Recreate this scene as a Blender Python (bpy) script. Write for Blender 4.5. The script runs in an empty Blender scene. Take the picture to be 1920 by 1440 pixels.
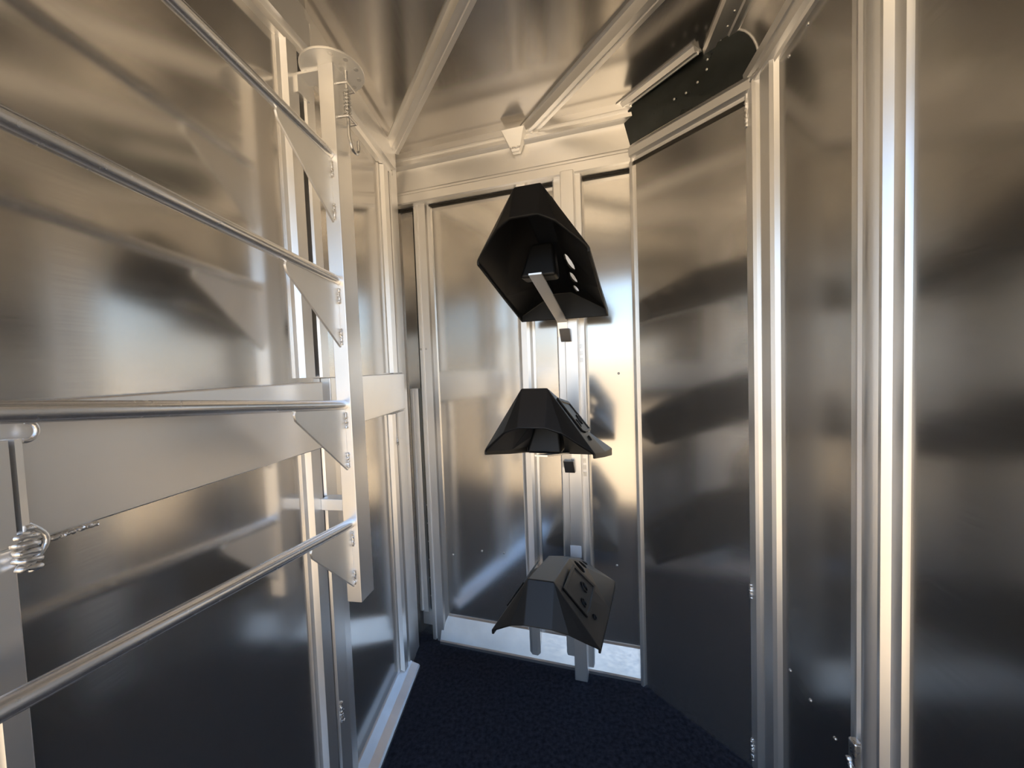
import bpy, bmesh, math, random
from mathutils import Vector, Matrix
random.seed(4)
sc = bpy.context.scene
C = sc.collection
R = math.radians

# ------------------------------------------------------------------ camera
EYE = Vector((0, 0, 1.3))
FPX, PITCH, ROLL = 720.0, R(2.5), R(-2.1)
_f = Vector((0, math.cos(PITCH), -math.sin(PITCH)))
_u0 = Vector((0, math.sin(PITCH), math.cos(PITCH)))
_r0 = Vector((1, 0, 0))
_r = _r0 * math.cos(ROLL) + _u0 * math.sin(ROLL)
_u = _u0 * math.cos(ROLL) - _r0 * math.sin(ROLL)
cam_d = bpy.data.cameras.new('camera')
cam = bpy.data.objects.new('camera', cam_d)
C.objects.link(cam)
cam_d.sensor_fit = 'HORIZONTAL'
cam_d.sensor_width = 36.0
cam_d.lens = FPX / 1920 * 36.0
cam_d.clip_start = 0.02
cam_d.clip_end = 500
M = Matrix((_r, _u, -_f)).transposed().to_4x4()
M.translation = EYE
cam.matrix_world = M
sc.camera = cam

# ------------------------------------------------------------------ world, sun, exposure
sc.view_settings.view_transform = 'Standard'
sc.view_settings.look = 'None'
sc.view_settings.gamma = 1.0
sc.view_settings.use_curve_mapping = False
sc.view_settings.exposure = 0.70
sc.cycles.max_bounces = 14
sc.cycles.glossy_bounces = 12
sc.cycles.diffuse_bounces = 4
sc.cycles.caustics_reflective = True
sc.cycles.blur_glossy = 0.0
sc.cycles.sample_clamp_indirect = 8.0

w = bpy.data.worlds.new('evening_sky')
sc.world = w
w.use_nodes = True
nt = w.node_tree
nt.nodes.clear()
tc = nt.nodes.new('ShaderNodeTexCoord')
sx = nt.nodes.new('ShaderNodeSeparateXYZ')
cr = nt.nodes.new('ShaderNodeValToRGB')
bg = nt.nodes.new('ShaderNodeBackground')
wo = nt.nodes.new('ShaderNodeOutputWorld')
nt.links.new(tc.outputs['Generated'], sx.inputs[0])
nt.links.new(sx.outputs['Z'], cr.inputs[0])
nt.links.new(cr.outputs[0], bg.inputs[0])
nt.links.new(bg.outputs[0], wo.inputs[0])
el = cr.color_ramp.elements
el[0].position = 0.0
el[0].color = (0.97, 0.90, 0.76, 1)
el[1].position = 1.0
el[1].color = (0.24, 0.44, 0.88, 1)
for p_, c_ in ((0.045, (0.90, 0.92, 0.88, 1)), (0.10, (0.72, 0.95, 1.14, 1)), (0.30, (0.42, 0.70, 1.18, 1))):
    e = el.new(p_)
    e.color = c_
bg.inputs[1].default_value = 1.38

sun_d = bpy.data.lights.new('sun', 'SUN')
sun = bpy.data.objects.new('sun', sun_d)
C.objects.link(sun)
sun_d.energy = 13.0
sun_d.angle = R(0.6)
sun_d.color = (1.0, 0.80, 0.55)
SUN_EL, SUN_AZ = R(28), R(78)          # a low sun off the right-hand side of the trailer
sd = Vector((math.sin(SUN_AZ) * math.cos(SUN_EL), math.cos(SUN_AZ) * math.cos(SUN_EL), math.sin(SUN_EL)))
sun.rotation_euler = (-sd).to_track_quat('-Z', 'Y').to_euler()

# ------------------------------------------------------------------ helpers
def ray(x, y):
    return _r * ((x - 960) / FPX) - _u * ((y - 720) / FPX) + _f

def at_z(x, y, z):                       # point of a horizontal plane
    d = ray(x, y)
    return EYE + d * ((z - EYE.z) / d.z)

class Frame:                             # a vertical wall: u along it, n into the room, z up
    def __init__(s, o, head):
        a = R(head)
        s.o = Vector((o[0], o[1], 0))
        s.u = Vector((math.sin(a), math.cos(a), 0))
        s.n = Vector((math.cos(a), -math.sin(a), 0))
    def uz(s, x, y, n=0.0):
        d = ray(x, y)
        t = ((s.o + s.n * n - EYE).dot(s.n)) / d.dot(s.n)
        q = EYE + d * t
        return (q - s.o).dot(s.u), q.z
    def U(s, x, y=690, n=0.0):
        return s.uz(x, y, n)[0]
    def p(s, u, n, z):
        return s.o + s.u * u + s.n * n + Vector((0, 0, z))

def heading(a, b):
    d = b - a
    return math.degrees(math.atan2(d.x, d.y))

def finish(bm):
    bmesh.ops.remove_doubles(bm, verts=bm.verts, dist=1e-6)
    bmesh.ops.recalc_face_normals(bm, faces=bm.faces)

def obj(name, bm, mat, parent=None, smooth=False, bevel=0.0, seg=2, angle=35):
    finish(bm)
    me = bpy.data.meshes.new(name)
    bm.to_mesh(me)
    bm.free()
    me.materials.append(mat)
    o = bpy.data.objects.new(name, me)
    C.objects.link(o)
    if parent:
        o.parent = parent
        o.matrix_parent_inverse = Matrix.Identity(4)
        if parent.matrix_basis != Matrix.Identity(4):
            o.matrix_parent_inverse = parent.matrix_basis.inverted()
    if bevel:
        m = o.modifiers.new('edge', 'BEVEL')
        m.width = bevel
        m.segments = seg
        m.limit_method = 'ANGLE'
        m.angle_limit = R(angle)
    if smooth or bevel:
        for f in me.polygons:
            f.use_smooth = True
        if smooth and not bevel:
            try:
                me.set_sharp_from_angle(angle=R(angle))
            except Exception:
                pass
        if bevel:
            o.modifiers.new('normals', 'WEIGHTED_NORMAL').keep_sharp = True
    return o

def tag(o, label=None, cat=None, group=None, kind=None):
    if label: o['label'] = label
    if cat: o['category'] = cat
    if group: o['group'] = group
    if kind: o['kind'] = kind
    return o

def empty(name, loc):
    o = bpy.data.objects.new(name, None)
    C.objects.link(o)
    o.empty_display_size = 0.05
    o.location = loc
    return o

def hexa(bm, pts):                       # 8 points: bottom ring then top ring
    vs = [bm.verts.new(p) for p in pts]
    for f in ((0, 1, 2, 3), (7, 6, 5, 4), (0, 4, 5, 1), (1, 5, 6, 2), (2, 6, 7, 3), (3, 7, 4, 0)):
        bm.faces.new([vs[i] for i in f])

def ubox(bm, fr, u0, u1, n0, n1, z0, z1):
    hexa(bm, [fr.p(u0, n0, z0), fr.p(u1, n0, z0), fr.p(u1, n1, z0), fr.p(u0, n1, z0),
              fr.p(u0, n0, z1), fr.p(u1, n0, z1), fr.p(u1, n1, z1), fr.p(u0, n1, z1)])

def loft(bm, rings, cap=True):
    vr = [[bm.verts.new(p) for p in r] for r in rings]
    k = len(vr[0])
    for a, b in zip(vr, vr[1:]):
        for i in range(k):
            bm.faces.new((a[i], a[(i + 1) % k], b[(i + 1) % k], b[i]))
    if cap:
        bm.faces.new(vr[0][::-1])
        bm.faces.new(vr[-1])

def vprof(bm, fr, prof, z0, z1):         # upright extrusion, prof = (u, n) outline
    loft(bm, [[fr.p(u, n, z) for u, n in prof] for z in (z0, z1)])

def hprof(bm, fr, prof, u0, u1):         # extrusion along the wall, prof = (n, z) outline
    loft(bm, [[fr.p(u, n, z) for n, z in prof] for u in (u0, u1)])

def tube(bm, pts, rad, seg=12, cap=True):
    pts = [Vector(p) for p in pts]
    rings = []
    prev = None
    for i, p in enumerate(pts):
        d = (pts[min(i + 1, len(pts) - 1)] - pts[max(i - 1, 0)]).normalized()
        if prev is None:
            s = d.orthogonal().normalized()
        else:
            s = (prev - d * prev.dot(d)).normalized()
        prev = s
        t = d.cross(s)
        rr = rad[i] if isinstance(rad, (list, tuple)) else rad
        rings.append([p + (s * math.cos(2 * math.pi * k / seg) + t * math.sin(2 * math.pi * k / seg)) * rr for k in range(seg)])
    loft(bm, rings, cap)

# ------------------------------------------------------------------ materials
def mat_base(name):
    m = bpy.data.materials.new(name)
    m.use_nodes = True
    return m, m.node_tree, m.node_tree.nodes['Principled BSDF']

def metal(name, col, rough, var=0.03, stretch=(3, 3, 60), bump=0.0, blotch=0.0, wav=0.0, haze=0.0):
    m, t, b = mat_base(name)
    b.inputs['Metallic'].default_value = 1.0
    b.inputs['Base Color'].default_value = (*col, 1)
    tcn = t.nodes.new('ShaderNodeTexCoord')
    mp = t.nodes.new('ShaderNodeMapping')
    mp.inputs['Scale'].default_value = stretch
    no = t.nodes.new('ShaderNodeTexNoise')
    no.inputs['Scale'].default_value = 4.0
    no.inputs['Detail'].default_value = 5.0
    t.links.new(tcn.outputs['Object'], mp.inputs[0])
    t.links.new(mp.outputs[0], no.inputs['Vector'])
    mr = t.nodes.new('ShaderNodeMapRange')
    mr.inputs['To Min'].default_value = rough - var
    mr.inputs['To Max'].default_value = rough + var
    mr.inputs['From Min'].default_value = 0.3
    mr.inputs['From Max'].default_value = 0.7
    t.links.new(no.outputs[0], mr.inputs[0])
    t.links.new(mr.outputs[0], b.inputs['Roughness'])
    if haze:                             # mill finish: a broad soft lobe under the mirror-like one
        g = t.nodes.new('ShaderNodeBsdfAnisotropic')
        g.inputs['Roughness'].default_value = 0.60
        g.inputs['Color'].default_value = (*col, 1)
        mx = t.nodes.new('ShaderNodeMixShader')
        mx.inputs[0].default_value = haze
        t.links.new(b.outputs[0], mx.inputs[1])
        t.links.new(g.outputs[0], mx.inputs[2])
        t.links.new(mx.outputs[0], t.nodes['Material Output'].inputs[0])
    prev = None
    if bump:
        bp = t.nodes.new('ShaderNodeBump')
        bp.inputs['Strength'].default_value = bump
        bp.inputs['Distance'].default_value = 0.002
        t.links.new(no.outputs[0], bp.inputs['Height'])
        prev = bp
    if wav:                              # the slow buckle of thin sheet
        n2 = t.nodes.new('ShaderNodeTexNoise')
        n2.inputs['Scale'].default_value = 1.6
        n2.inputs['Detail'].default_value = 1.0
        t.links.new(tcn.outputs['Object'], n2.inputs['Vector'])
        b2 = t.nodes.new('ShaderNodeBump')
        b2.inputs['Strength'].default_value = wav
        b2.inputs['Distance'].default_value = 0.02
        t.links.new(n2.outputs[0], b2.inputs['Height'])
        if prev: t.links.new(prev.outputs[0], b2.inputs['Normal'])
        prev = b2
    if prev: t.links.new(prev.outputs[0], b.inputs['Normal'])
    if blotch:
        n3 = t.nodes.new('ShaderNodeTexNoise')
        n3.inputs['Scale'].default_value = 9.0
        n3.inputs['Detail'].default_value = 6.0
        t.links.new(tcn.outputs['Object'], n3.inputs['Vector'])
        r3 = t.nodes.new('ShaderNodeValToRGB')
        r3.color_ramp.elements[0].position = 0.3
        r3.color_ramp.elements[0].color = (*[c * (1 - blotch) for c in col], 1)
        r3.color_ramp.elements[1].position = 0.7
        r3.color_ramp.elements[1].color = (*col, 1)
        t.links.new(n3.outputs[0], r3.inputs[0])
        t.links.new(r3.outputs[0], b.inputs['Base Color'])
    return m

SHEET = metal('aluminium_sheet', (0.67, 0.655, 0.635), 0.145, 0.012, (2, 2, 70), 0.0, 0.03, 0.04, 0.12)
SHEET_DULL = metal('aluminium_sheet_dull', (0.48, 0.47, 0.455), 0.18, 0.015, (2, 2, 70), 0.0, 0.03, 0.04, 0.10)  # darker, slightly rougher sheet for the right wall
CEIL = metal('aluminium_roof_sheet', (0.60, 0.58, 0.555), 0.17, 0.015, (40, 2, 2), 0.0, 0.03, 0.05, 0.10)
EXTR = metal('aluminium_extrusion', (0.96, 0.955, 0.95), 0.33, 0.012, (60, 60, 2), 0.0, 0.04, 0.0, 0.22)
PIPE = metal('aluminium_pipe', (0.88, 0.89, 0.91), 0.26, 0.015, (20, 20, 20), 0.0, 0.06, 0.0, 0.18)
PLATE = metal('aluminium_plate', (0.97, 0.965, 0.95), 0.50, 0.05, (12, 12, 12), 0.0, 0.06)
KICK = metal('scuffed_kick_plate', (0.66, 0.665, 0.68), 0.36, 0.06, (14, 14, 30), 0.0, 0.16, 0.0, 0.2)
WELD = metal('weld_bead', (0.88, 0.87, 0.86), 0.35, 0.08, (60, 60, 60), 0.4, 0.15)
STEEL = metal('zinc_steel', (0.72, 0.72, 0.72), 0.3, 0.05, (30, 30, 30), 0.05, 0.1)
DARK = metal('dark_grey_metal', (0.085, 0.095, 0.095), 0.33, 0.06, (10, 10, 10), 0.1, 0.3)  # plain dark grey metal, roof filler and corner recess strip
GAP, _t, _b = mat_base('gap_shade_black')  # near-black: shade of gaps, grooves and slots put into the colour
_b.inputs['Base Color'].default_value = (0.02, 0.017, 0.014, 1)
_b.inputs['Roughness'].default_value = 0.8

def plastic():
    m, t, b = mat_base('black_moulded_plastic')
    b.inputs['Base Color'].default_value = (0.004, 0.0044, 0.0054, 1)
    b.inputs['Roughness'].default_value = 0.45
    b.inputs['Specular IOR Level'].default_value = 0.36
    n = t.nodes.new('ShaderNodeTexNoise')
    n.inputs['Scale'].default_value = 260
    bp = t.nodes.new('ShaderNodeBump')
    bp.inputs['Strength'].default_value = 0.15
    bp.inputs['Distance'].default_value = 0.001
    t.links.new(n.outputs[0], bp.inputs['Height'])
    t.links.new(bp.outputs[0], b.inputs['Normal'])
    return m
PLASTIC = plastic()

def carpet():
    m, t, b = mat_base('charcoal_carpet')
    n = t.nodes.new('ShaderNodeTexNoise')
    n.inputs['Scale'].default_value = 70
    n.inputs['Detail'].default_value = 8
    r = t.nodes.new('ShaderNodeValToRGB')
    r.color_ramp.elements[0].position = 0.3
    r.color_ramp.elements[0].color = (0.009, 0.010, 0.0145, 1)
    r.color_ramp.elements[1].position = 0.75
    r.color_ramp.elements[1].color = (0.029, 0.031, 0.043, 1)
    tcn = t.nodes.new('ShaderNodeTexCoord')
    t.links.new(tcn.outputs['Object'], n.inputs['Vector'])
    t.links.new(n.outputs[0], r.inputs[0])
    t.links.new(r.outputs[0], b.inputs['Base Color'])
    b.inputs['Roughness'].default_value = 1.0
    b.inputs['Specular IOR Level'].default_value = 0.1
    bp = t.nodes.new('ShaderNodeBump')
    bp.inputs['Strength'].default_value = 0.8
    bp.inputs['Distance'].default_value = 0.006
    t.links.new(n.outputs[0], bp.inputs['Height'])
    t.links.new(bp.outputs[0], b.inputs['Normal'])
    return m
CARPET = carpet()

def ground_mat():
    m, t, b = mat_base('dry_grass')
    N = t.nodes.new
    tcn = N('ShaderNodeTexCoord')
    n = N('ShaderNodeTexNoise')
    n.inputs['Scale'].default_value = 0.7
    n.inputs['Detail'].default_value = 8
    t.links.new(tcn.outputs['Object'], n.inputs['Vector'])
    r = N('ShaderNodeValToRGB')
    r.color_ramp.elements[0].position = 0.3
    r.color_ramp.elements[0].color = (0.45, 0.345, 0.20, 1)
    r.color_ramp.elements[1].position = 0.7
    r.color_ramp.elements[1].color = (0.60, 0.475, 0.29, 1)
    t.links.new(n.outputs[0], r.inputs[0])
    t.links.new(r.outputs[0], b.inputs['Base Color'])
    b.inputs['Roughness'].default_value = 0.95
    return m
GROUND = ground_mat()
WHITE, _t, _b = mat_base('white_sticker')
_b.inputs['Base Color'].default_value = (0.75, 0.77, 0.80, 1)
_b.inputs['Roughness'].default_value = 0.5

# ------------------------------------------------------------------ plan of the compartment
Bl, Br, Pe = at_z(815, 1205, 0), at_z(1207, 1283, 0), at_z(1415, 1440, 0)
BW = Frame(Bl, heading(Bl, Br))                 # back wall
P2 = Frame(Br, heading(Br, Pe))                 # slanted wall right of it
P3 = Frame(at_z(1430, 1440, 0), 189.7)          # right-hand outer wall, u runs towards the camera
LB = Frame(at_z(755, 1247, 0.04), 3.5)          # far half of the left wall
uk, _ = LB.uz(595, 690)
LA = Frame(LB.p(uk, 0, 0), 10.2)                # near half of the left wall, u < 0 is nearer
WB = (Br - Bl).length
UB = -1.47                                       # how far the trailer runs on behind the camera
ZC = 2.285                                       # roof sheet
T = 0.012

def struct(name, bm, mat, label, cat, **k):
    o = obj(name, bm, mat, **k)
    return tag(o, label, cat, kind='structure')

def rivet_bm(p, n, r=0.0045, h=0.003):
    bm = bmesh.new()
    n = n.normalized()
    s = n.orthogonal().normalized()
    t = n.cross(s)
    def ring(rr, hh):
        return [p + n * hh + (s * math.cos(a) + t * math.sin(a)) * rr for a in [2 * math.pi * i / 8 for i in range(8)]]
    loft(bm, [ring(r, -0.001), ring(r, h * 0.4), ring(r * 0.6, h)])
    return bm

def rivet(p, n, parent, r=0.0045):
    return obj('rivet', rivet_bm(Vector(p), Vector(n), r), STEEL, parent, smooth=True, angle=60)

def welds(p0, p1, parent, r=0.004, n=None, jit=0.0012):   # a short run of overlapping beads
    p0, p1 = Vector(p0), Vector(p1)
    L = (p1 - p0).length
    k = n or max(3, int(L / (r * 0.9)))
    pts, rad = [], []
    for i in range(k * 2 + 1):
        t = i / (k * 2)
        pts.append(p0.lerp(p1, t) + Vector([random.uniform(-jit, jit) for _ in range(3)]))
        rad.append(r * (1.0 if i % 2 else 0.72) * random.uniform(0.9, 1.1) * (0.5 if i in (0, k * 2) else 1))
    bm = bmesh.new()
    tube(bm, pts, rad, 8)
    return obj('weld', bm, WELD, parent, smooth=True, angle=80)

# ---- floor
bm = bmesh.new()
q = [LA.p(UB, -0.1, 0), LB.p(0.5, -0.25, 0), BW.p(WB + 0.2, -0.25, 0), P3.p(-0.15, -0.15, 0), P3.p(1.64, -0.1, 0)]
loft(bm, [[p + Vector((0, 0, z)) for p in q] for z in (-0.05, 0)])
floor = struct('floor', bm, CARPET, 'charcoal black carpet floor between the metal walls', 'floor')

# ---- ground outside
bm = bmesh.new()
loft(bm, [[Vector((x * 200, y * 200, z)) for x, y in ((-1, -1), (1, -1), (1, 1), (-1, 1))] for z in (-0.6, -0.42)])
ground = struct('ground', bm, GROUND, 'dry golden ground outside the open trailer', 'ground')

# ---- walls
bm = bmesh.new()
ubox(bm, LA, UB, 0.0, -T, 0, -0.02, ZC + 0.02)
wall_left = struct('wall_left', bm, SHEET, 'bare aluminium sheet wall behind the swinging saddle arms', 'wall')
bm = bmesh.new()
ubox(bm, LB, uk, 0.45, -T, 0, -0.02, ZC + 0.02)
obj('sheet_panel', bm, SHEET, wall_left)
bm = bmesh.new()
ubox(bm, BW, -0.35, WB + 0.12, -0.05 - T, -0.05, -0.02, ZC + 0.02)
wall_back = struct('wall_back', bm, SHEET, 'bare aluminium end wall behind the three black saddle racks', 'wall')
wP2 = (Pe - Br).length
bm = bmesh.new()
ubox(bm, P2, -0.0, wP2 + 0.05, -T, 0, -0.02, 2.13)
wall_corner = struct('wall_corner', bm, SHEET, 'slanted aluminium sheet wall just right of the saddle racks', 'wall')
bm = bmesh.new()
ubox(bm, P2, -0.004, 0.008, -0.08, 0.012, 0, 2.10)
obj('edge_strip', bm, EXTR, wall_corner)
bm = bmesh.new()
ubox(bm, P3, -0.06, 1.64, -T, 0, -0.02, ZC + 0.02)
wall_right = struct('wall_right', bm, SHEET_DULL, 'bare aluminium outer wall along the right side', 'wall')

# ---- ceiling
seam0, seam1 = at_z(1330, 122, ZC), at_z(1361, 4, ZC)
sn = (seam0 - P3.o).dot(P3.n)                    # seam runs parallel to the right wall
bm = bmesh.new()
q = [LA.p(UB, -0.05, 0), LA.p(0, -0.05, 0), LB.p(0.45, -0.05, 0), BW.p(WB + 0.05, -0.2, 0), P3.p(-0.25, sn, 0), P3.p(1.64, sn, 0)]
loft(bm, [[p + Vector((0, 0, z)) for p in q] for z in (ZC, ZC + 0.012)])
ceiling = struct('ceiling', bm, CEIL, 'bare aluminium roof sheet with welded cross ribs', 'ceiling')
# curved roof corner along the right wall
bm = bmesh.new()
arc = [(sn * (1 - math.sin(a)), 2.13 + (ZC - 2.13) * math.cos(a)) for a in [math.pi / 2 * i / 10 for i in range(11)]]
outer = [(n - 0.012, z + 0.012) for n, z in arc]
hprof(bm, P3, arc + outer[::-1], -0.12, 1.64)
obj('roof_corner_panel', bm, CEIL, ceiling, smooth=True, angle=40)
# riveted seam strip
bm = bmesh.new()
su = (seam0 - P3.o).dot(P3.u)
hprof(bm, P3, [(sn - 0.044, ZC - 0.004), (sn - 0.040, ZC - 0.016), (sn - 0.014, ZC - 0.016), (sn - 0.011, ZC - 0.009), (sn + 0.011, ZC - 0.009),
               (sn + 0.014, ZC - 0.018), (sn + 0.040, ZC - 0.018), (sn + 0.044, ZC + 0.004)], su - 0.02, 1.64)
seam = obj('seam_strip', bm, EXTR, ceiling)
for i in range(8):
    rivet(P3.p(su + 0.01 + 0.05 * i, sn + 0.001, ZC - 0.009), Vector((0, 0, -1)), seam, 0.004)

def rib(a, b, end_a=0.0, w_=0.032, h=0.034, fl=0.055):
    d = (b - a).normalized()
    s = Vector((d.y, -d.x, 0))
    prof = [(-fl, 0.002), (-fl, -0.004), (-w_, -0.004), (-w_ + 0.006, -h), (-0.006, -h), (-0.004, -h + 0.004), (0.004, -h + 0.004), (0.006, -h),
            (w_ - 0.006, -h), (w_, -0.004), (fl, -0.004), (fl, 0.002)]
    bm = bmesh.new()
    loft(bm, [[p + s * x + Vector((0, 0, z)) for x, z in prof] for p in (a, b)])
    return obj('roof_rib', bm, EXTR, ceiling)
def ext(a, b, L):                                # lengthen the far end of a line
    return a + (b - a).normalized() * L
r1a, r1b = at_z(738, 282, ZC - 0.02), at_z(872, 0, ZC - 0.02)
r2a, r2b = at_z(978, 262, ZC - 0.02), at_z(1222, 0, ZC - 0.02)
def reach(a, b):                         # run from a through b up to the riveted seam strip
    d = (b - a).normalized()
    na = (a - P3.o).dot(P3.n)
    return a + d * ((sn + 0.03 - na) / d.dot(P3.n))
for a, b in ((r1a, r1b), (r2a, r2b)):
    a, b = a.copy(), b.copy()
    a.z = b.z = ZC
    rib(a, reach(a, b), w_=0.026, fl=0.036)
a, b = at_z(1172, 192, ZC), at_z(1306, 88, ZC)
rib(ext(b, a, (b - a).length + 0.05), b, w_=0.016, h=0.02, fl=0.026)
# rear door header behind the camera
bm = bmesh.new()
a_, b_ = LA.p(UB, -0.03, 0), P3.p(1.64, -0.03, 0)
dd = (b_ - a_).normalized() * 0.0
th_ = Vector((0, 0.04, 0))
hexa(bm, [p_ + Vector((0, 0, z_)) for z_ in (2.05, ZC + 0.01) for p_ in (a_, b_, b_ + th_, a_ + th_)])
rear_header = bm
# nearer ribs, out of sight ahead of the lens, keep the same spacing
for k in (1,):
    a2 = LA.p(-0.15, 0.04, ZC)
    rib(a2, reach(a2, a2 + (r1b - r1a)), w_=0.026, fl=0.036)

# ---- inclined dark filler under the roof corner, over the slanted wall
def fill_n(z): return -0.01 + 0.02 * (z - 2.10) / 0.185
def fill_u(z, n3):                       # where the filler meets the curved roof corner
    n_ = fill_n(z)
    a0, a1 = (P2.p(0, n_, 0) - P3.o).dot(P3.n), (P2.p(1, n_, 0) - P3.o).dot(P3.n)
    return (n3 - a0) / (a1 - a0)
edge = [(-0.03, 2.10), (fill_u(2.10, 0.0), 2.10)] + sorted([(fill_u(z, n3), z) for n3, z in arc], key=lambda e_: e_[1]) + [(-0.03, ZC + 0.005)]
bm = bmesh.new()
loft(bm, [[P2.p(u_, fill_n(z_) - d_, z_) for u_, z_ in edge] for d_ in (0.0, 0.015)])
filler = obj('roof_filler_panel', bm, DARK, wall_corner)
bm = bmesh.new()
tube(bm, [P2.p(u_, fill_n(z_) + 0.001, z_) for u_, z_ in edge[2:-2]], 0.0032, 8)
obj('edge_bead', bm, WELD, filler, smooth=True, angle=60)
fn = Vector(P2.n) + Vector((0, 0, -0.3))
for i, (x, y) in enumerate(((1258, 182), (1280, 170), (1302, 150), (1320, 126), (1322, 108))):
    u_, z_ = P2.uz(x, y, 0.02)
    z_ = min(z_, ZC - 0.03)
    n_ = fill_n(z_)
    rivet(P2.p(u_, n_, z_), fn, filler, 0.004)

# ------------------------------------------------------------------ trims
NT = [0]
def trim(bm, label, mat=None, **k):
    NT[0] += 1
    return struct('trim_%d' % NT[0], bm, mat or EXTR, label, 'trim', **k)

trim(rear_header, 'aluminium header over the open rear doorway')
# left top rail, near and far halves
def rail_prof(d=0.035):
    return [(-0.004, 2.148), (d * 0.55, 2.148), (d * 0.6, 2.165), (d * 0.45, 2.168), (d * 0.45, 2.172), (d, 2.175), (d, 2.245), (d * 0.7, 2.25), (d * 0.7, ZC), (-0.004, ZC)]
bm = bmesh.new()
hprof(bm, LA, rail_prof(), UB, 0.0)
t = trim(bm, 'aluminium top rail along the left wall, nearer half')
bm = bmesh.new()
hprof(bm, LB, rail_prof(), uk, 0.11)
trim(bm, 'aluminium top rail along the left wall, from hinge post to back corner')

# double-lipped upright extrusion
def lip_post(fr, us, z0, z1, label, n0=0.0, gapmat=True):
    # us: four u values = outer edge, gap edge, gap edge, outer edge
    a, b, c, d = us
    bm = bmesh.new()
    e = 0.004
    vprof(bm, fr, [(a - 0.012, n0 - 0.004), (a - 0.012, n0 + 0.005), (a, n0 + 0.006), (a + e, n0 + 0.022), (b - e, n0 + 0.024), (b, n0 + 0.018), (b, n0 + 0.003),
                   (c, n0 + 0.003), (c, n0 + 0.018), (c + e, n0 + 0.024), (d - e, n0 + 0.022), (d, n0 + 0.006), (d + 0.012, n0 + 0.005), (d + 0.012, n0 - 0.004)], z0, z1)
    o = trim(bm, label)
    bm = bmesh.new()
    ubox(bm, fr, b - 0.0005, c + 0.0005, n0 + 0.0015, n0 + 0.0045, z0 + 0.002, z1 - 0.002)
    obj('groove_shade', bm, GAP, o)  # dark strip standing in for the shade down the groove
    return o
y = 400
us = [LA.U(x, y, 0.02) for x in (552, 573, 583, 602)]
hinge_post = lip_post(LA, us, 1.292, 2.15, 'twin-lipped aluminium upright above the wall bar, left of the swing rack post')
us = [LA.U(x, 1050, 0.02) for x in (592, 612, 616, 640)]
lower_post = lip_post(LA, us, 0.0, 1.10, 'twin-lipped aluminium upright below the wall bar, left of the swing rack post')
p_ = LA.U(632, 1385, 0.02), LA.uz(632, 1370, 0.02)[1]
welds(LA.p(us[2] + 0.01, 0.026, 0.36), LA.p(us[2] + 0.01, 0.026, 0.30), lower_post, 0.006)
bm = bmesh.new()      # covering strip right of the lower upright
ubox(bm, LB, uk + 0.005, uk + 0.09, 0, 0.006, 0, 1.10)
obj('cover_strip', bm, EXTR, lower_post)
y = 500
us = [LB.U(x, y, 0.02) for x in (727, 735, 738, 749)]
corner_post = lip_post(LB, us, 1.295, 2.146, 'narrow twin-lipped upright in the back left corner above the wall bar')
us = [LB.U(x, 1000, 0.02) for x in (745, 752, 755, 769)]
corner_low = lip_post(LB, us, 0.0, 1.125, 'narrow twin-lipped upright in the back left corner below the wall bar')
welds(LB.p(us[1], 0.026, 1.03), LB.p(us[1], 0.026, 0.99), corner_low, 0.004)
bm = bmesh.new()      # corner angle
ubox(bm, LB, 0.115, 0.165, 0.0, 0.02, 0.0, ZC)
trim(bm, 'plain aluminium angle filling the back left corner')

# bar across the left wall
bm = bmesh.new()
ubox(bm, LA, UB, LA.U(606, 730, 0.035), 0.0, 0.034, 1.10, 1.279)
bar = trim(bm, 'wide flat aluminium bar across the near left wall behind the arms', bevel=0.003)
bm = bmesh.new()
ubox(bm, LB, uk + 0.01, LB.U(760, 740, 0.03), 0.0, 0.03, 1.135, 1.29)
bar2 = trim(bm, 'short flat aluminium bar between swing rack post and back corner', bevel=0.003)
# weld under the near bar
bm = bmesh.new()
u0, u1 = LA.U(62, 1000, 0.03), LA.U(178, 966, 0.03)
bar_weld = welds(LA.p(u0, 0.034, 1.096), LA.p(u1, 0.034, 1.097), bar, 0.0035)

# baseboard on the left wall
bm = bmesh.new()
hprof(bm, LB, [(0.0, 0.0), (0.064, 0.0), (0.064, 0.012), (0.058, 0.018), (0.03, 0.03), (0.004, 0.05), (0.0, 0.05)], uk - 0.6, 0.035)
bb = struct('baseboard_left', bm, KICK, 'sloping aluminium kick strip along the foot of the left wall', 'trim')
# back wall base plate: leans back against the wall
bm = bmesh.new()
hprof(bm, BW, [(-0.05, 0.0), (0.0, 0.0), (0.002, 0.014), (-0.004, 0.018), (-0.040, 0.115), (-0.05, 0.12)], 0.03, WB - 0.004)
base_plate = struct('baseboard_back', bm, KICK, 'bright sloping aluminium kick plate along the foot of the back wall', 'trim')
bm = bmesh.new()
ubox(bm, BW, -0.075, 0.005, -0.05, -0.035, 0.06, 0.13)
obj('corner_plate', bm, EXTR, base_plate)

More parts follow.
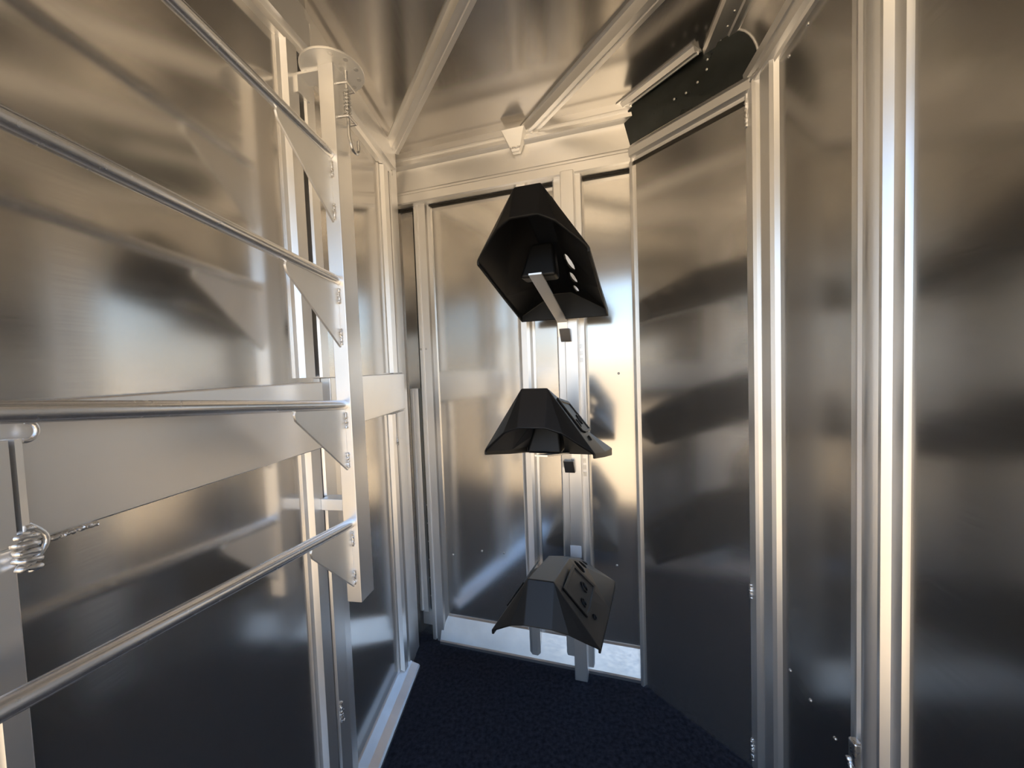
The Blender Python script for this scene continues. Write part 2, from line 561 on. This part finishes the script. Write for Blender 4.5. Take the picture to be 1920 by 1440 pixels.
# header over the back wall
hd = 0.0
bm = bmesh.new()
hprof(bm, BW, [(-0.05, 2.10), (0.0, 2.10), (0.004, 2.10), (0.004, 2.112), (-0.012, 2.125), (-0.016, 2.222), (0.0, 2.228), (0.008, 2.23), (0.008, 2.245), (0.0, 2.25),
               (0.0, 2.256), (0.012, 2.26), (0.012, ZC), (-0.05, ZC)], -0.10, BW.U(1211, 210, 0.01))
header = trim(bm, 'deep grooved aluminium header beam over the back wall')
bm = bmesh.new()
hprof(bm, BW, [(-0.05, 2.058), (0.006, 2.058), (0.010, 2.064), (0.010, 2.098), (0.004, 2.104), (-0.05, 2.104)], -0.10, BW.U(1184, 300, 0.01))
lip = obj('lower_lip', bm, EXTR, header)
bm = bmesh.new()
hprof(bm, BW, [(-0.05, 2.052), (-0.036, 2.052), (-0.036, 2.0575), (-0.05, 2.0575)], -0.10, WB - 0.01)
obj('shadow_gap', bm, GAP, header)  # dark strip painted as the shadow line below the lip
# gusset where the middle rib lands on the header
ub = BW.U(966, 268, 0.01)
bm = bmesh.new()
hexa(bm, [BW.p(ub - 0.015, -0.01, 2.185), BW.p(ub + 0.018, -0.01, 2.185), BW.p(ub + 0.018, 0.012, 2.185), BW.p(ub - 0.015, 0.012, 2.185),
          BW.p(ub - 0.05, -0.01, 2.262), BW.p(ub + 0.05, -0.01, 2.262), BW.p(ub + 0.05, 0.05, 2.262), BW.p(ub - 0.05, 0.05, 2.262)])
gs = obj('rib_gusset', bm, PLATE, header, bevel=0.003)
welds(BW.p(ub - 0.02, 0.018, 2.2), BW.p(ub + 0.024, 0.018, 2.2), header, 0.005)

# back wall uprights
y = 900
def bu(x, n=-0.03, y=690): return BW.U(x, y, n)
# left edge post with groove
a, b = bu(789), bu(815)
bm = bmesh.new()
vprof(bm, BW, [(a, -0.05), (a, -0.028), (a + 0.006, -0.02), (a + 0.02, -0.02), (a + 0.022, -0.03), (a + 0.028, -0.03), (a + 0.03, -0.018), (b - 0.008, -0.018),
               (b - 0.004, -0.03), (b + 0.008, -0.042), (b + 0.008, -0.05)], 0.0, 2.06)
edge_post = trim(bm, 'grooved aluminium edge post on the left of the back wall')
for dx in (0.012, 0.04):
    rivet(BW.p(a + dx, -0.019, 1.40), BW.n, edge_post, 0.005)
a, b = bu(768), bu(783)
bm = bmesh.new()
vprof(bm, BW, [(a, -0.05), (a, -0.025), (a + 0.012, -0.022), (a + 0.014, -0.04), (a + 0.02, -0.04), (a + 0.022, -0.022), (b, -0.025), (b, -0.05)], 0.13, 1.215)
side_strip = trim(bm, 'short grooved aluminium strip in the back left corner, starting at bar height')
bm = bmesh.new()
a, b = bu(783.5), bu(788.5)
ubox(bm, BW, a, b, -0.05, -0.046, 0.13, 2.05)
recess = obj('recess_back', bm, DARK, wall_back)
for z_ in (0.2, 0.29, 0.38, 0.47, 0.56, 0.65):
    rivet(BW.p((a + b) / 2, -0.045, z_), BW.n, recess, 0.004)
# left hat-section upright
a, b = bu(974), bu(1001)
bm = bmesh.new()
vprof(bm, BW, [(a - 0.006, -0.05), (a - 0.006, -0.045), (a + 0.004, -0.044), (a + 0.008, -0.012), (a + 0.02, -0.008), (b - 0.02, -0.008), (b - 0.008, -0.012), (b - 0.004, -0.044), (b + 0.006, -0.045), (b + 0.006, -0.05)], 0.0, 2.06)
stud = trim(bm, 'slim hat-section aluminium stud on the back wall left of the rack post')
# rack post: wide back channel with a box tube on its face
a, b = bu(1047), bu(1101)
bm = bmesh.new()
vprof(bm, BW, [(a, -0.05), (a, -0.02), (a + 0.005, -0.016), (b - 0.042, -0.016), (b - 0.04, -0.006), (b - 0.005, -0.006), (b, -0.012), (b, -0.05)], 0.0, 2.06)
channel = trim(bm, 'wide aluminium wall channel carrying the rack post on the back wall', bevel=0.002)
u_, z_ = BW.uz(1081, 1034, 0.0)
bm = bmesh.new()
ubox(bm, BW, b - 0.034, b - 0.008, -0.0065, -0.0045, 1.33, 1.40)
for k in range(3):
    for zc in (1.345 - 0.0, 0.87):
        pass
bm.free()
def slots(zc):
    for k in range(3):
        bm = bmesh.new()
        ubox(bm, BW, b - 0.030, b - 0.012, -0.0075, -0.0050, zc + k * 0.028, zc + k * 0.028 + 0.018)
        obj('slot', bm, STEEL, channel)
slots(1.31)
slots(0.84)
for x, y in ((850, 1040), (904, 1033), (945, 1037), (1157, 1060), (1160, 700)):
    u_, z_ = BW.uz(x, y, -0.05)
    rivet(BW.p(u_, -0.05, z_), BW.n, wall_back, 0.005)

# right of the slanted wall
bm = bmesh.new()
hprof(bm, P2, [(-0.012, 2.062), (0.004, 2.062), (0.004, 2.074), (0.020, 2.080), (0.022, 2.105), (0.010, 2.122), (-0.012, 2.122)], 0.0, wP2 + 0.02)
p2rail = trim(bm, 'aluminium top rail over the slanted wall')
bm = bmesh.new()
hprof(bm, P2, [(-0.012, 2.05), (0.003, 2.05), (0.003, 2.0615), (-0.012, 2.0615)], 0.0, wP2)
obj('shadow_gap', bm, GAP, p2rail)  # shadow under the rail, painted as a dark strip
# corner post between slanted and right walls
a = P3.U(1408, 800, 0.02)
b = P3.U(1450, 800, 0.02)
L = b - a
bm = bmesh.new()
vprof(bm, P3, [(a, -0.04), (a, 0.024), (a + L * 0.06, 0.030), (a + L * 0.36, 0.030), (a + L * 0.40, 0.022), (a + L * 0.44, 0.012), (a + L * 0.50, 0.012), (a + L * 0.54, 0.020), (a + L * 0.6, 0.022),
               (a + L * 0.92, 0.020), (a + L * 0.97, 0.012), (b, 0.0), (b, -0.04)], 0.0, 2.10)
corner_r = trim(bm, 'grooved aluminium corner post between slanted wall and right wall')
for z0, z1 in ((2.09, 1.98), (0.55, 0.60), (0.03, 0.10)):
    welds(P3.p(a + L * 0.12, 0.031, z0), P3.p(a + L * 0.12, 0.031, z1), corner_r, 0.005)
welds(P3.p(a + L * 0.3, 0.031, 2.098), P3.p(b, 0.012, 2.098), corner_r, 0.006)
# top rail of the right wall
bm = bmesh.new()
hprof(bm, P3, [(-0.01, 2.075), (0.010, 2.075), (0.012, 2.085), (0.026, 2.088), (0.028, 2.104), (0.020, 2.108), (0.020, 2.114), (0.032, 2.118), (0.034, 2.142), (0.02, 2.15), (-0.01, 2.15)], -0.01, 1.64)
p3rail = trim(bm, 'grooved aluminium top rail along the right wall')
for x, y in ((1515, 45), (1480, 105), (1442, 152)):
    u_, z_ = P3.uz(x, y, 0.0)
    rivet(P3.p(u_, 0.0, z_), P3.n, wall_right, 0.0045)
for x, y in ((1450, 1210), (1482, 1257), (1520, 1313), (1566, 1385)):
    u_, z_ = P3.uz(x, y, 0.0)
    rivet(P3.p(u_, 0.0, z_), P3.n, wall_right, 0.0045)
# big door post on the right wall
ua, ub_ = P3.U(1588, 720, 0.02), P3.U(1684, 720, 0.02)
L = ub_ - ua
def px(x): return P3.U(x, 720, 0.02)
bm = bmesh.new()
pr = [(ua, -0.01), (ua, 0.010), (px(1594), 0.018), (px(1602), 0.018), (px(1604), 0.012), (px(1606), 0.022), (px(1612), 0.024), (px(1614), 0.010), (px(1621), 0.010)]
c0, c1 = px(1622), px(1660)
for i in range(9):
    t_ = i / 8
    pr.append((c0 + (c1 - c0) * t_ * 0.80, 0.024 + 0.010 * math.sin(math.pi * t_)))
pr += [(c0 + (c1 - c0) * 0.82, 0.016), (c0 + (c1 - c0) * 0.86, 0.026), (c1, 0.026), (c1 + 0.004, 0.012), (ub_ - 0.004, 0.009), (ub_, 0.0), (ub_, -0.01)]
vprof(bm, P3, pr, 0.0, 2.15)
door_post = trim(bm, 'broad ribbed aluminium door post on the right wall', smooth=True, angle=30)
u_, z_ = P3.uz(1606, 1405, 0.025)
bm = bmesh.new()
ubox(bm, P3, u_ - 0.008, u_ + 0.012, 0.02, 0.036, z_ - 0.03, z_ + 0.02)
latch = obj('strike_plate', bm, STEEL, door_post, bevel=0.004)
welds(P3.p(u_ - 0.006, 0.037, z_ - 0.02), P3.p(u_ + 0.012, 0.037, z_ - 0.05), door_post, 0.004)

# nearest upright on the left, under the bar end
u1 = LA.U(22, 1040, 0.03)
bm = bmesh.new()
vprof(bm, LA, [(u1 - 0.09, -0.004), (u1 - 0.09, 0.04), (u1 - 0.05, 0.042), (u1 - 0.046, 0.036), (u1 - 0.030, 0.036), (u1 - 0.026, 0.042), (u1 - 0.004, 0.042), (u1, 0.036), (u1, -0.004)], 0.0, 1.10)
near_post = trim(bm, 'near left aluminium upright below the welded bar')
u2 = LA.U(12, 870, 0.045)
bm = bmesh.new()
vprof(bm, LA, [(u2 - 0.05, 0.034), (u2 - 0.05, 0.056), (u2 - 0.0025, 0.056), (u2 - 0.0025, 0.038), (u2 + 0.0025, 0.038), (u2 + 0.0025, 0.056), (u2 + 0.010, 0.054), (u2 + 0.010, 0.034)], 1.11, 1.235)
stub = obj('slotted_bracket', bm, EXTR, near_post)
bm = bmesh.new()
ubox(bm, LA, u2 - 0.0024, u2 + 0.0024, 0.0385, 0.041, 1.112, 1.233)
obj('bracket_slot', bm, GAP, near_post)  # dark fill in place of the shade inside the slot
bm = bmesh.new()
tube(bm, [LA.p(u2 + 0.016 + 0.010 * math.cos(t), 0.05, 1.243 + 0.012 * math.sin(t)) for t in [R(-110 + 20 * i) for i in range(11)]], 0.003, 8)
obj('wire_eye', bm, WELD, near_post, smooth=True, angle=80)
# curling weld bead at the bar joint
pts, rad = [], []
for i in range(60):
    t_ = i / 59
    ang = t_ * 11 * math.pi
    pts.append(LA.p(u2 + 0.004 + 0.010 * math.sin(ang) + 0.004 * t_, 0.052 + 0.004 * math.cos(ang), 1.125 - 0.055 * t_))
    rad.append(0.0036 * (1 + 0.3 * math.sin(i * 2.1)))
bm = bmesh.new()
tube(bm, pts, rad, 8)
obj('weld', bm, WELD, near_post, smooth=True, angle=80)
bm = bmesh.new()
tube(bm, [LA.p(u2 + 0.010 + 0.016 * math.sin(math.pi * t_), 0.05, 1.128 - 0.05 * t_) for t_ in [i / 10 for i in range(11)]], 0.0032, 8)
obj('weld', bm, WELD, near_post, smooth=True, angle=80)

# ------------------------------------------------------------------ swing-out saddle arms on the left
d0 = ray(1090, 750).normalized()                 # the arms all run this way, dipping slightly towards the post
PD = 1.0                                          # distance of the post
def on_depth(x, y, D=PD):
    d = ray(x, y)
    return EYE + d * (D / d.y)
base = on_depth(650, 1130)
RK = Frame((on_depth(641, 700).x, PD), 10.2)      # rack frame: u along the arms (away), n to the right
rack = empty('swing_saddle_rack', RK.p(0, 0, base.z))
tag(rack, 'swing-out aluminium saddle rack with four long pipe arms by the left wall', 'saddle rack')
zt = on_depth(640, 108).z
bm = bmesh.new()
ubox(bm, RK, 0.0, 0.062, -0.021, 0.021, base.z, zt - 0.012)
post = obj('post', bm, EXTR, rack, bevel=0.002)
# arms: the end points on the post as seen
ends = [(623, 284), (640, 524), (650, 760), (664, 984)]
arm_u = -0.012
for i, (x, y) in enumerate(ends):
    zz = on_depth(x, y, PD - 0.01).z
    A = RK.p(0.0, 0, zz)
    dirn = Vector((-RK.u.x, -RK.u.y, math.tan(R(5.2)))).normalized()
    bm = bmesh.new()
    tube(bm, [A, A + dirn * 0.76], 0.0128, 20)
    arm = obj('arm', bm, PIPE, rack, smooth=True, angle=50)
    # triangular gusset under the arm
    t0 = 0.175 if i < 3 else 0.15
    th = 0.003
    def gp(t, dz, s): return A + dirn * t + RK.n * s + Vector((0, 0, dz))
    out = [(0.0, -0.011), (t0, -0.011), (t0 + 0.004, -0.020), (t0, -0.034), (0.0, -0.172)]
    bm = bmesh.new()
    rings = []
    for s in (-th, th):
        rr = []
        for t_, dz in out:
            q_ = A + dirn * t_ + RK.n * s
            q_.z = (A + dirn * t_).z + dz
            rr.append(q_)
        rings.append(rr)
    loft(bm, rings)
    g = obj('gusset', bm, PLATE, rack, bevel=0.001)
    welds(A + Vector((0, 0, -0.02)) + RK.n * 0.006 - RK.u * 0.002, A + Vector((0, 0, -0.06)) + RK.n * 0.006 - RK.u * 0.002, rack, 0.0035)
    welds(A + Vector((0, 0, -0.125)) + RK.n * 0.006 - RK.u * 0.002, A + Vector((0, 0, -0.165)) + RK.n * 0.006 - RK.u * 0.002, rack, 0.0035)
# indexing disc at the top
bm = bmesh.new()
dc = RK.p(0.032, 0.0, zt)
NSEG = 40
def disc_ring(r, z): return [dc + Vector((r * math.cos(2 * math.pi * k / NSEG), r * math.sin(2 * math.pi * k / NSEG), z)) for k in range(NSEG)]
loft(bm, [disc_ring(0.078, -0.012), disc_ring(0.078, -0.006)])
disc = obj('index_disc', bm, PLATE, rack, bevel=0.001)
for k in range(9):
    an = R(-70 + 32 * k)
    bm = bmesh.new()
    p0 = dc + Vector((0.064 * math.cos(an), 0.064 * math.sin(an), -0.0125))
    s_ = [p0 + Vector((0.006 * math.cos(t), 0.006 * math.sin(t), 0)) for t in [2 * math.pi * j / 10 for j in range(10)]]
    loft(bm, [s_, [q_ + Vector((0, 0, 0.001)) for q_ in s_]])
    obj('pin_hole', bm, STEEL, disc)
# spring pin with its two keepers
pc = RK.p(0.035, 0.036, 0)
for z_ in (zt - 0.052, zt - 0.135):
    bm = bmesh.new()
    pts = [RK.p(0.018, 0.019, z_), RK.p(0.018, 0.046, z_), RK.p(0.055, 0.046, z_), RK.p(0.055, 0.019, z_)]
    tube(bm, pts, 0.004, 8)
    obj('pin_keeper', bm, WELD, rack, smooth=True, angle=50)
bm = bmesh.new()
zb = zt - 0.205
pts = [RK.p(0.036, 0.035, zt + 0.006), RK.p(0.036, 0.035, zb + 0.03)] + [RK.p(0.036 + 0.018 - 0.018 * math.cos(t), 0.035 + 0.004, zb + 0.012 - 0.016 * math.sin(t)) for t in [math.pi * k / 8 for k in range(9)]] + [RK.p(0.072, 0.039, zb + 0.035)]
tube(bm, pts, 0.0042, 10)
obj('locking_pin', bm, STEEL, rack, smooth=True, angle=60)
bm = bmesh.new()
tube(bm, [RK.p(0.036 + 0.009 * math.cos(k * 1.1), 0.035 + 0.009 * math.sin(k * 1.1), zt - 0.06 - k * 0.0016) for k in range(44)], 0.0016, 6)
obj('pin_spring', bm, STEEL, rack, smooth=True, angle=80)
# hinge plates tying the post to the wall
wall_gap = (RK.o - LA.o).dot(LA.n)
uo = (RK.o - LA.o).dot(LA.u)
bm = bmesh.new()
ubox(bm, LA, uo + 0.01, uo + 0.055, 0.0, wall_gap - 0.018, zt - 0.018, zt - 0.012)
ubox(bm, LA, uo + 0.01, uo + 0.055, 0.0, 0.03, zt - 0.06, zt - 0.012)
obj('top_hinge_plate', bm, PLATE, rack)
zl = on_depth(633, 952).z
bm = bmesh.new()
ubox(bm, LA, uo + 0.012, uo + 0.05, 0.024, wall_gap - 0.018, zl - 0.016, zl + 0.016)
obj('lower_hinge_block', bm, PLATE, rack, bevel=0.002)

# ------------------------------------------------------------------ rack post and the three black saddle racks
TB = BW.U(1073, 700, 0.05)
bm = bmesh.new()
ubox(bm, BW, TB - 0.026, TB + 0.026, -0.014, 0.05, 0.0, 2.056)
tpost = obj('rack_post', bm, EXTR, bevel=0.003)
tag(tpost, 'square aluminium tube standing against the back wall, carrying three black racks', 'post')
bm = bmesh.new()
u_, z_ = BW.uz(1080, 1034, 0.05)
ubox(bm, BW, u_ - 0.022, u_ + 0.022, 0.0495, 0.0515, z_ - 0.024, z_ + 0.024)
tag(obj('square_plate', bm, WHITE, tpost), 'small white square tag')

U0 = 0.681
ZR = (1.765, 1.243, 0.728)
def shell_mesh():
    bm = bmesh.new()
    V = {}
    def v(k, x, n, z):
        V[k] = bm.verts.new((x, n, z))
        return V[k]
    for s, sg in (('L', -1), ('R', 1)):
        v('rf' + s, 0.035 * sg, 0.60, 0.0)
        v('rm' + s, 0.036 * sg, 0.652, -0.097)
        v('hm' + s, 0.078 * sg, 0.637, -0.113)
        v('hn' + s, 0.118 * sg, 0.612, -0.145)
        v('fb' + s, 0.152 * sg, 0.588, -0.172)
        v('fl' + s, 0.152 * sg, 0.588, -0.184)
        v('mb' + s, 0.160 * sg, 0.34, -0.222)
        v('ml' + s, 0.160 * sg, 0.34, -0.238)
        v('bb' + s, 0.168 * sg, 0.094, -0.262)
        v('bl' + s, 0.168 * sg, 0.094, -0.288)
        v('rb' + s, 0.036 * sg, 0.094, -0.185)
        v('bm' + s, 0.036 * sg, 0.094, -0.288)
        v('rr' + s, 0.034 * sg, 0.34, -0.064)
    def f(*k): return bm.faces.new([V[i] for i in k])
    f('rfL', 'rmL', 'rmR', 'rfR')                    # hood face
    f('rfL', 'rfR', 'rrR', 'rrL')
    holes = []
    for s in 'LR':
        f('rf' + s, 'rm' + s, 'hm' + s)
        f('rf' + s, 'hm' + s, 'hn' + s)
        f('rf' + s, 'hn' + s, 'fb' + s)
        f('fb' + s, 'fl' + s, 'ml' + s, 'mb' + s)
        f('mb' + s, 'ml' + s, 'bl' + s, 'bb' + s)
        f('rf' + s, 'rr' + s, 'mb' + s, 'fb' + s)
    f('rbL', 'rbR', 'bmR', 'bmL')                    # closed back
    for s in 'LR':
        f('rb' + s, 'bm' + s, 'bl' + s, 'bb' + s)
    # rear flanks with three openings each
    f('rrL', 'rrR', 'rbR', 'rbL')
    for s, sg in (('L', -1), ('R', 1)):
        loop = [V[k + s] for k in ('rr', 'rb', 'bb', 'mb')]
        edges = []
        for i in range(4):
            e = bm.edges.get((loop[i], loop[(i + 1) % 4])) or bm.edges.new((loop[i], loop[(i + 1) % 4]))
            edges.append(e)
        p00, p01, p11, p10 = [x.co.copy() for x in loop]
        for t_, w_, r_ in ((0.24, 0.20, 0.023), (0.57, 0.19, 0.018), (0.83, 0.18, 0.013)):
            ring = []
            for j in range(10):
                an = 2 * math.pi * j / 10
                tt = t_ + 1.45 * r_ / 0.26 * math.cos(an)
                ww = w_ + r_ / 0.17 * math.sin(an)
                a_ = p00.lerp(p01, tt)
                b_ = p10.lerp(p11, tt)
                ring.append(bm.verts.new(a_.lerp(b_, ww)))
            for j in range(10):
                edges.append(bm.edges.new((ring[j], ring[(j + 1) % 10])))
        bmesh.ops.triangle_fill(bm, edges=edges, use_beauty=True)
    bmesh.ops.recalc_face_normals(bm, faces=bm.faces)
    me = bpy.data.meshes.new('shell')
    bm.to_mesh(me)
    bm.free()
    me.materials.append(PLASTIC)
    return me
shell_me = shell_mesh()

def local(pts, bm_fn=None):
    return pts

def build_rack():
    root = empty('saddle_rack', (0, 0, 0))
    sh = bpy.data.objects.new('shell', shell_me)
    C.objects.link(sh)
    sh.parent = root
    so = sh.modifiers.new('thick', 'SOLIDIFY')
    so.thickness = 0.007
    so.offset = -1
    bv = sh.modifiers.new('edge', 'BEVEL')
    bv.width = 0.004
    bv.segments = 2
    bv.limit_method = 'ANGLE'
    bv.angle_limit = R(25)
    # moulded three-cornered panels with cups, one on each flank
    A_, B_, Cc = Vector((0.035, 0.60, 0)), Vector((0.152, 0.588, -0.172)), Vector((0.160, 0.34, -0.222))
    for sg in (-1, 1):
        nrm = (B_ - A_).cross(Cc - A_).normalized()
        if nrm.x < 0: nrm = -nrm
        tri = [Vector((0.052, 0.575, -0.030)), Vector((0.108, 0.545, -0.125)), Vector((0.112, 0.49, -0.138)), Vector((0.108, 0.33, -0.158)), Vector((0.050, 0.39, -0.06))]
        tri = [q_ - nrm * (q_ - A_).dot(nrm) for q_ in tri]
        mir = lambda q_: Vector((q_.x * sg, q_.y, q_.z))
        bm = bmesh.new()
        k = len(tri)
        cen = sum(tri, Vector()) / k
        o1 = [q_ + nrm * 0.001 for q_ in tri]
        o2 = [q_ + nrm * 0.005 for q_ in tri]
        i2 = [cen + (q_ - cen) * 0.86 + nrm * 0.005 for q_ in tri]
        i1 = [cen + (q_ - cen) * 0.83 + nrm * 0.0008 for q_ in tri]
        loft(bm, [[mir(q_) for q_ in r_] for r_ in (o1, o2, i2, i1)])
        pan = obj('flank_panel', bm, PLASTIC, root, bevel=0.0008)
        for (n_, t_, r_) in ((0.425, 0.40, 0.017), (0.505, 0.42, 0.013), (0.495, 0.72, 0.008)):
            c0 = Vector((0.036, n_, -0.06)).lerp(Vector((0.155, n_, -0.19)), t_)
            c0 = c0 - nrm * (c0 - A_).dot(nrm) + nrm * 0.002
            s_ = nrm.orthogonal().normalized()
            t2 = nrm.cross(s_)
            def rg(rr, h): return [mir(c0 + nrm * h + (s_ * math.cos(a) + t2 * math.sin(a)) * rr) for a in [2 * math.pi * j / 14 for j in range(14)]]
            bm = bmesh.new()
            loft(bm, [rg(r_, -0.001), rg(r_, 0.003), rg(r_ * 0.8, 0.003), rg(r_ * 0.75, -0.0012)])
            obj('cup', bm, PLASTIC, pan, smooth=True, angle=40)
    # inner block
    bm = bmesh.new()
    hexa(bm, [(-0.066, 0.40, -0.205), (0.044, 0.40, -0.205), (0.044, 0.47, -0.204), (-0.066, 0.47, -0.204),
              (-0.034, 0.40, -0.11), (0.034, 0.40, -0.11), (0.034, 0.45, -0.10), (-0.034, 0.45, -0.10)])
    obj('inner_block', bm, PLASTIC, root, bevel=0.01)
    # flat support bar and the clip on the post
    bm = bmesh.new()
    xs = 0.019
    lo = [(0.052, -0.352), (0.058, -0.352), (0.064, -0.296), (0.50, -0.205), (0.50, -0.200), (0.058, -0.290), (0.052, -0.30)]
    x0 = -0.011
    loft(bm, [[Vector((x0 + s_, n_, z_)) for n_, z_ in lo] for s_ in (-xs, xs)])
    obj('support_bar', bm, EXTR, root)
    bm = bmesh.new()
    hexa(bm, [(-0.018, 0.0525, -0.372), (0.022, 0.0525, -0.372), (0.022, 0.066, -0.372), (-0.018, 0.066, -0.372),
              (-0.022, 0.0525, -0.322), (0.018, 0.0525, -0.322), (0.018, 0.08, -0.322), (-0.022, 0.08, -0.322)])
    obj('clip', bm, STEEL_DK, root, bevel=0.002)
    return root
STEEL_DK = metal('dark_steel_clip', (0.16, 0.16, 0.17), 0.4, 0.05, (30, 30, 30), 0.05, 0.2)

def copy_tree(o, parent=None):
    c = o.copy()
    C.objects.link(c)
    if parent: c.parent = parent
    for ch in list(o.children):
        copy_tree(ch, c)
    return c

RM = Matrix((-BW.u * -1, BW.n, Vector((0, 0, 1)))).transposed().to_4x4()
proto = build_rack()
labels = ('topmost black plastic saddle rack on the post, seen from below with light through its holes',
          'middle black plastic saddle rack on the post, at eye level between the other two',
          'lowest black plastic saddle rack on the post, seen from above near the carpet')
roots = [proto, copy_tree(proto), copy_tree(proto)]
for o, zr, lb in zip(roots, ZR, labels):
    m = RM.copy()
    m.translation = BW.p(U0, 0, zr)
    o.matrix_basis = m
    tag(o, lb, 'saddle rack', 'black saddle racks on the back wall post')
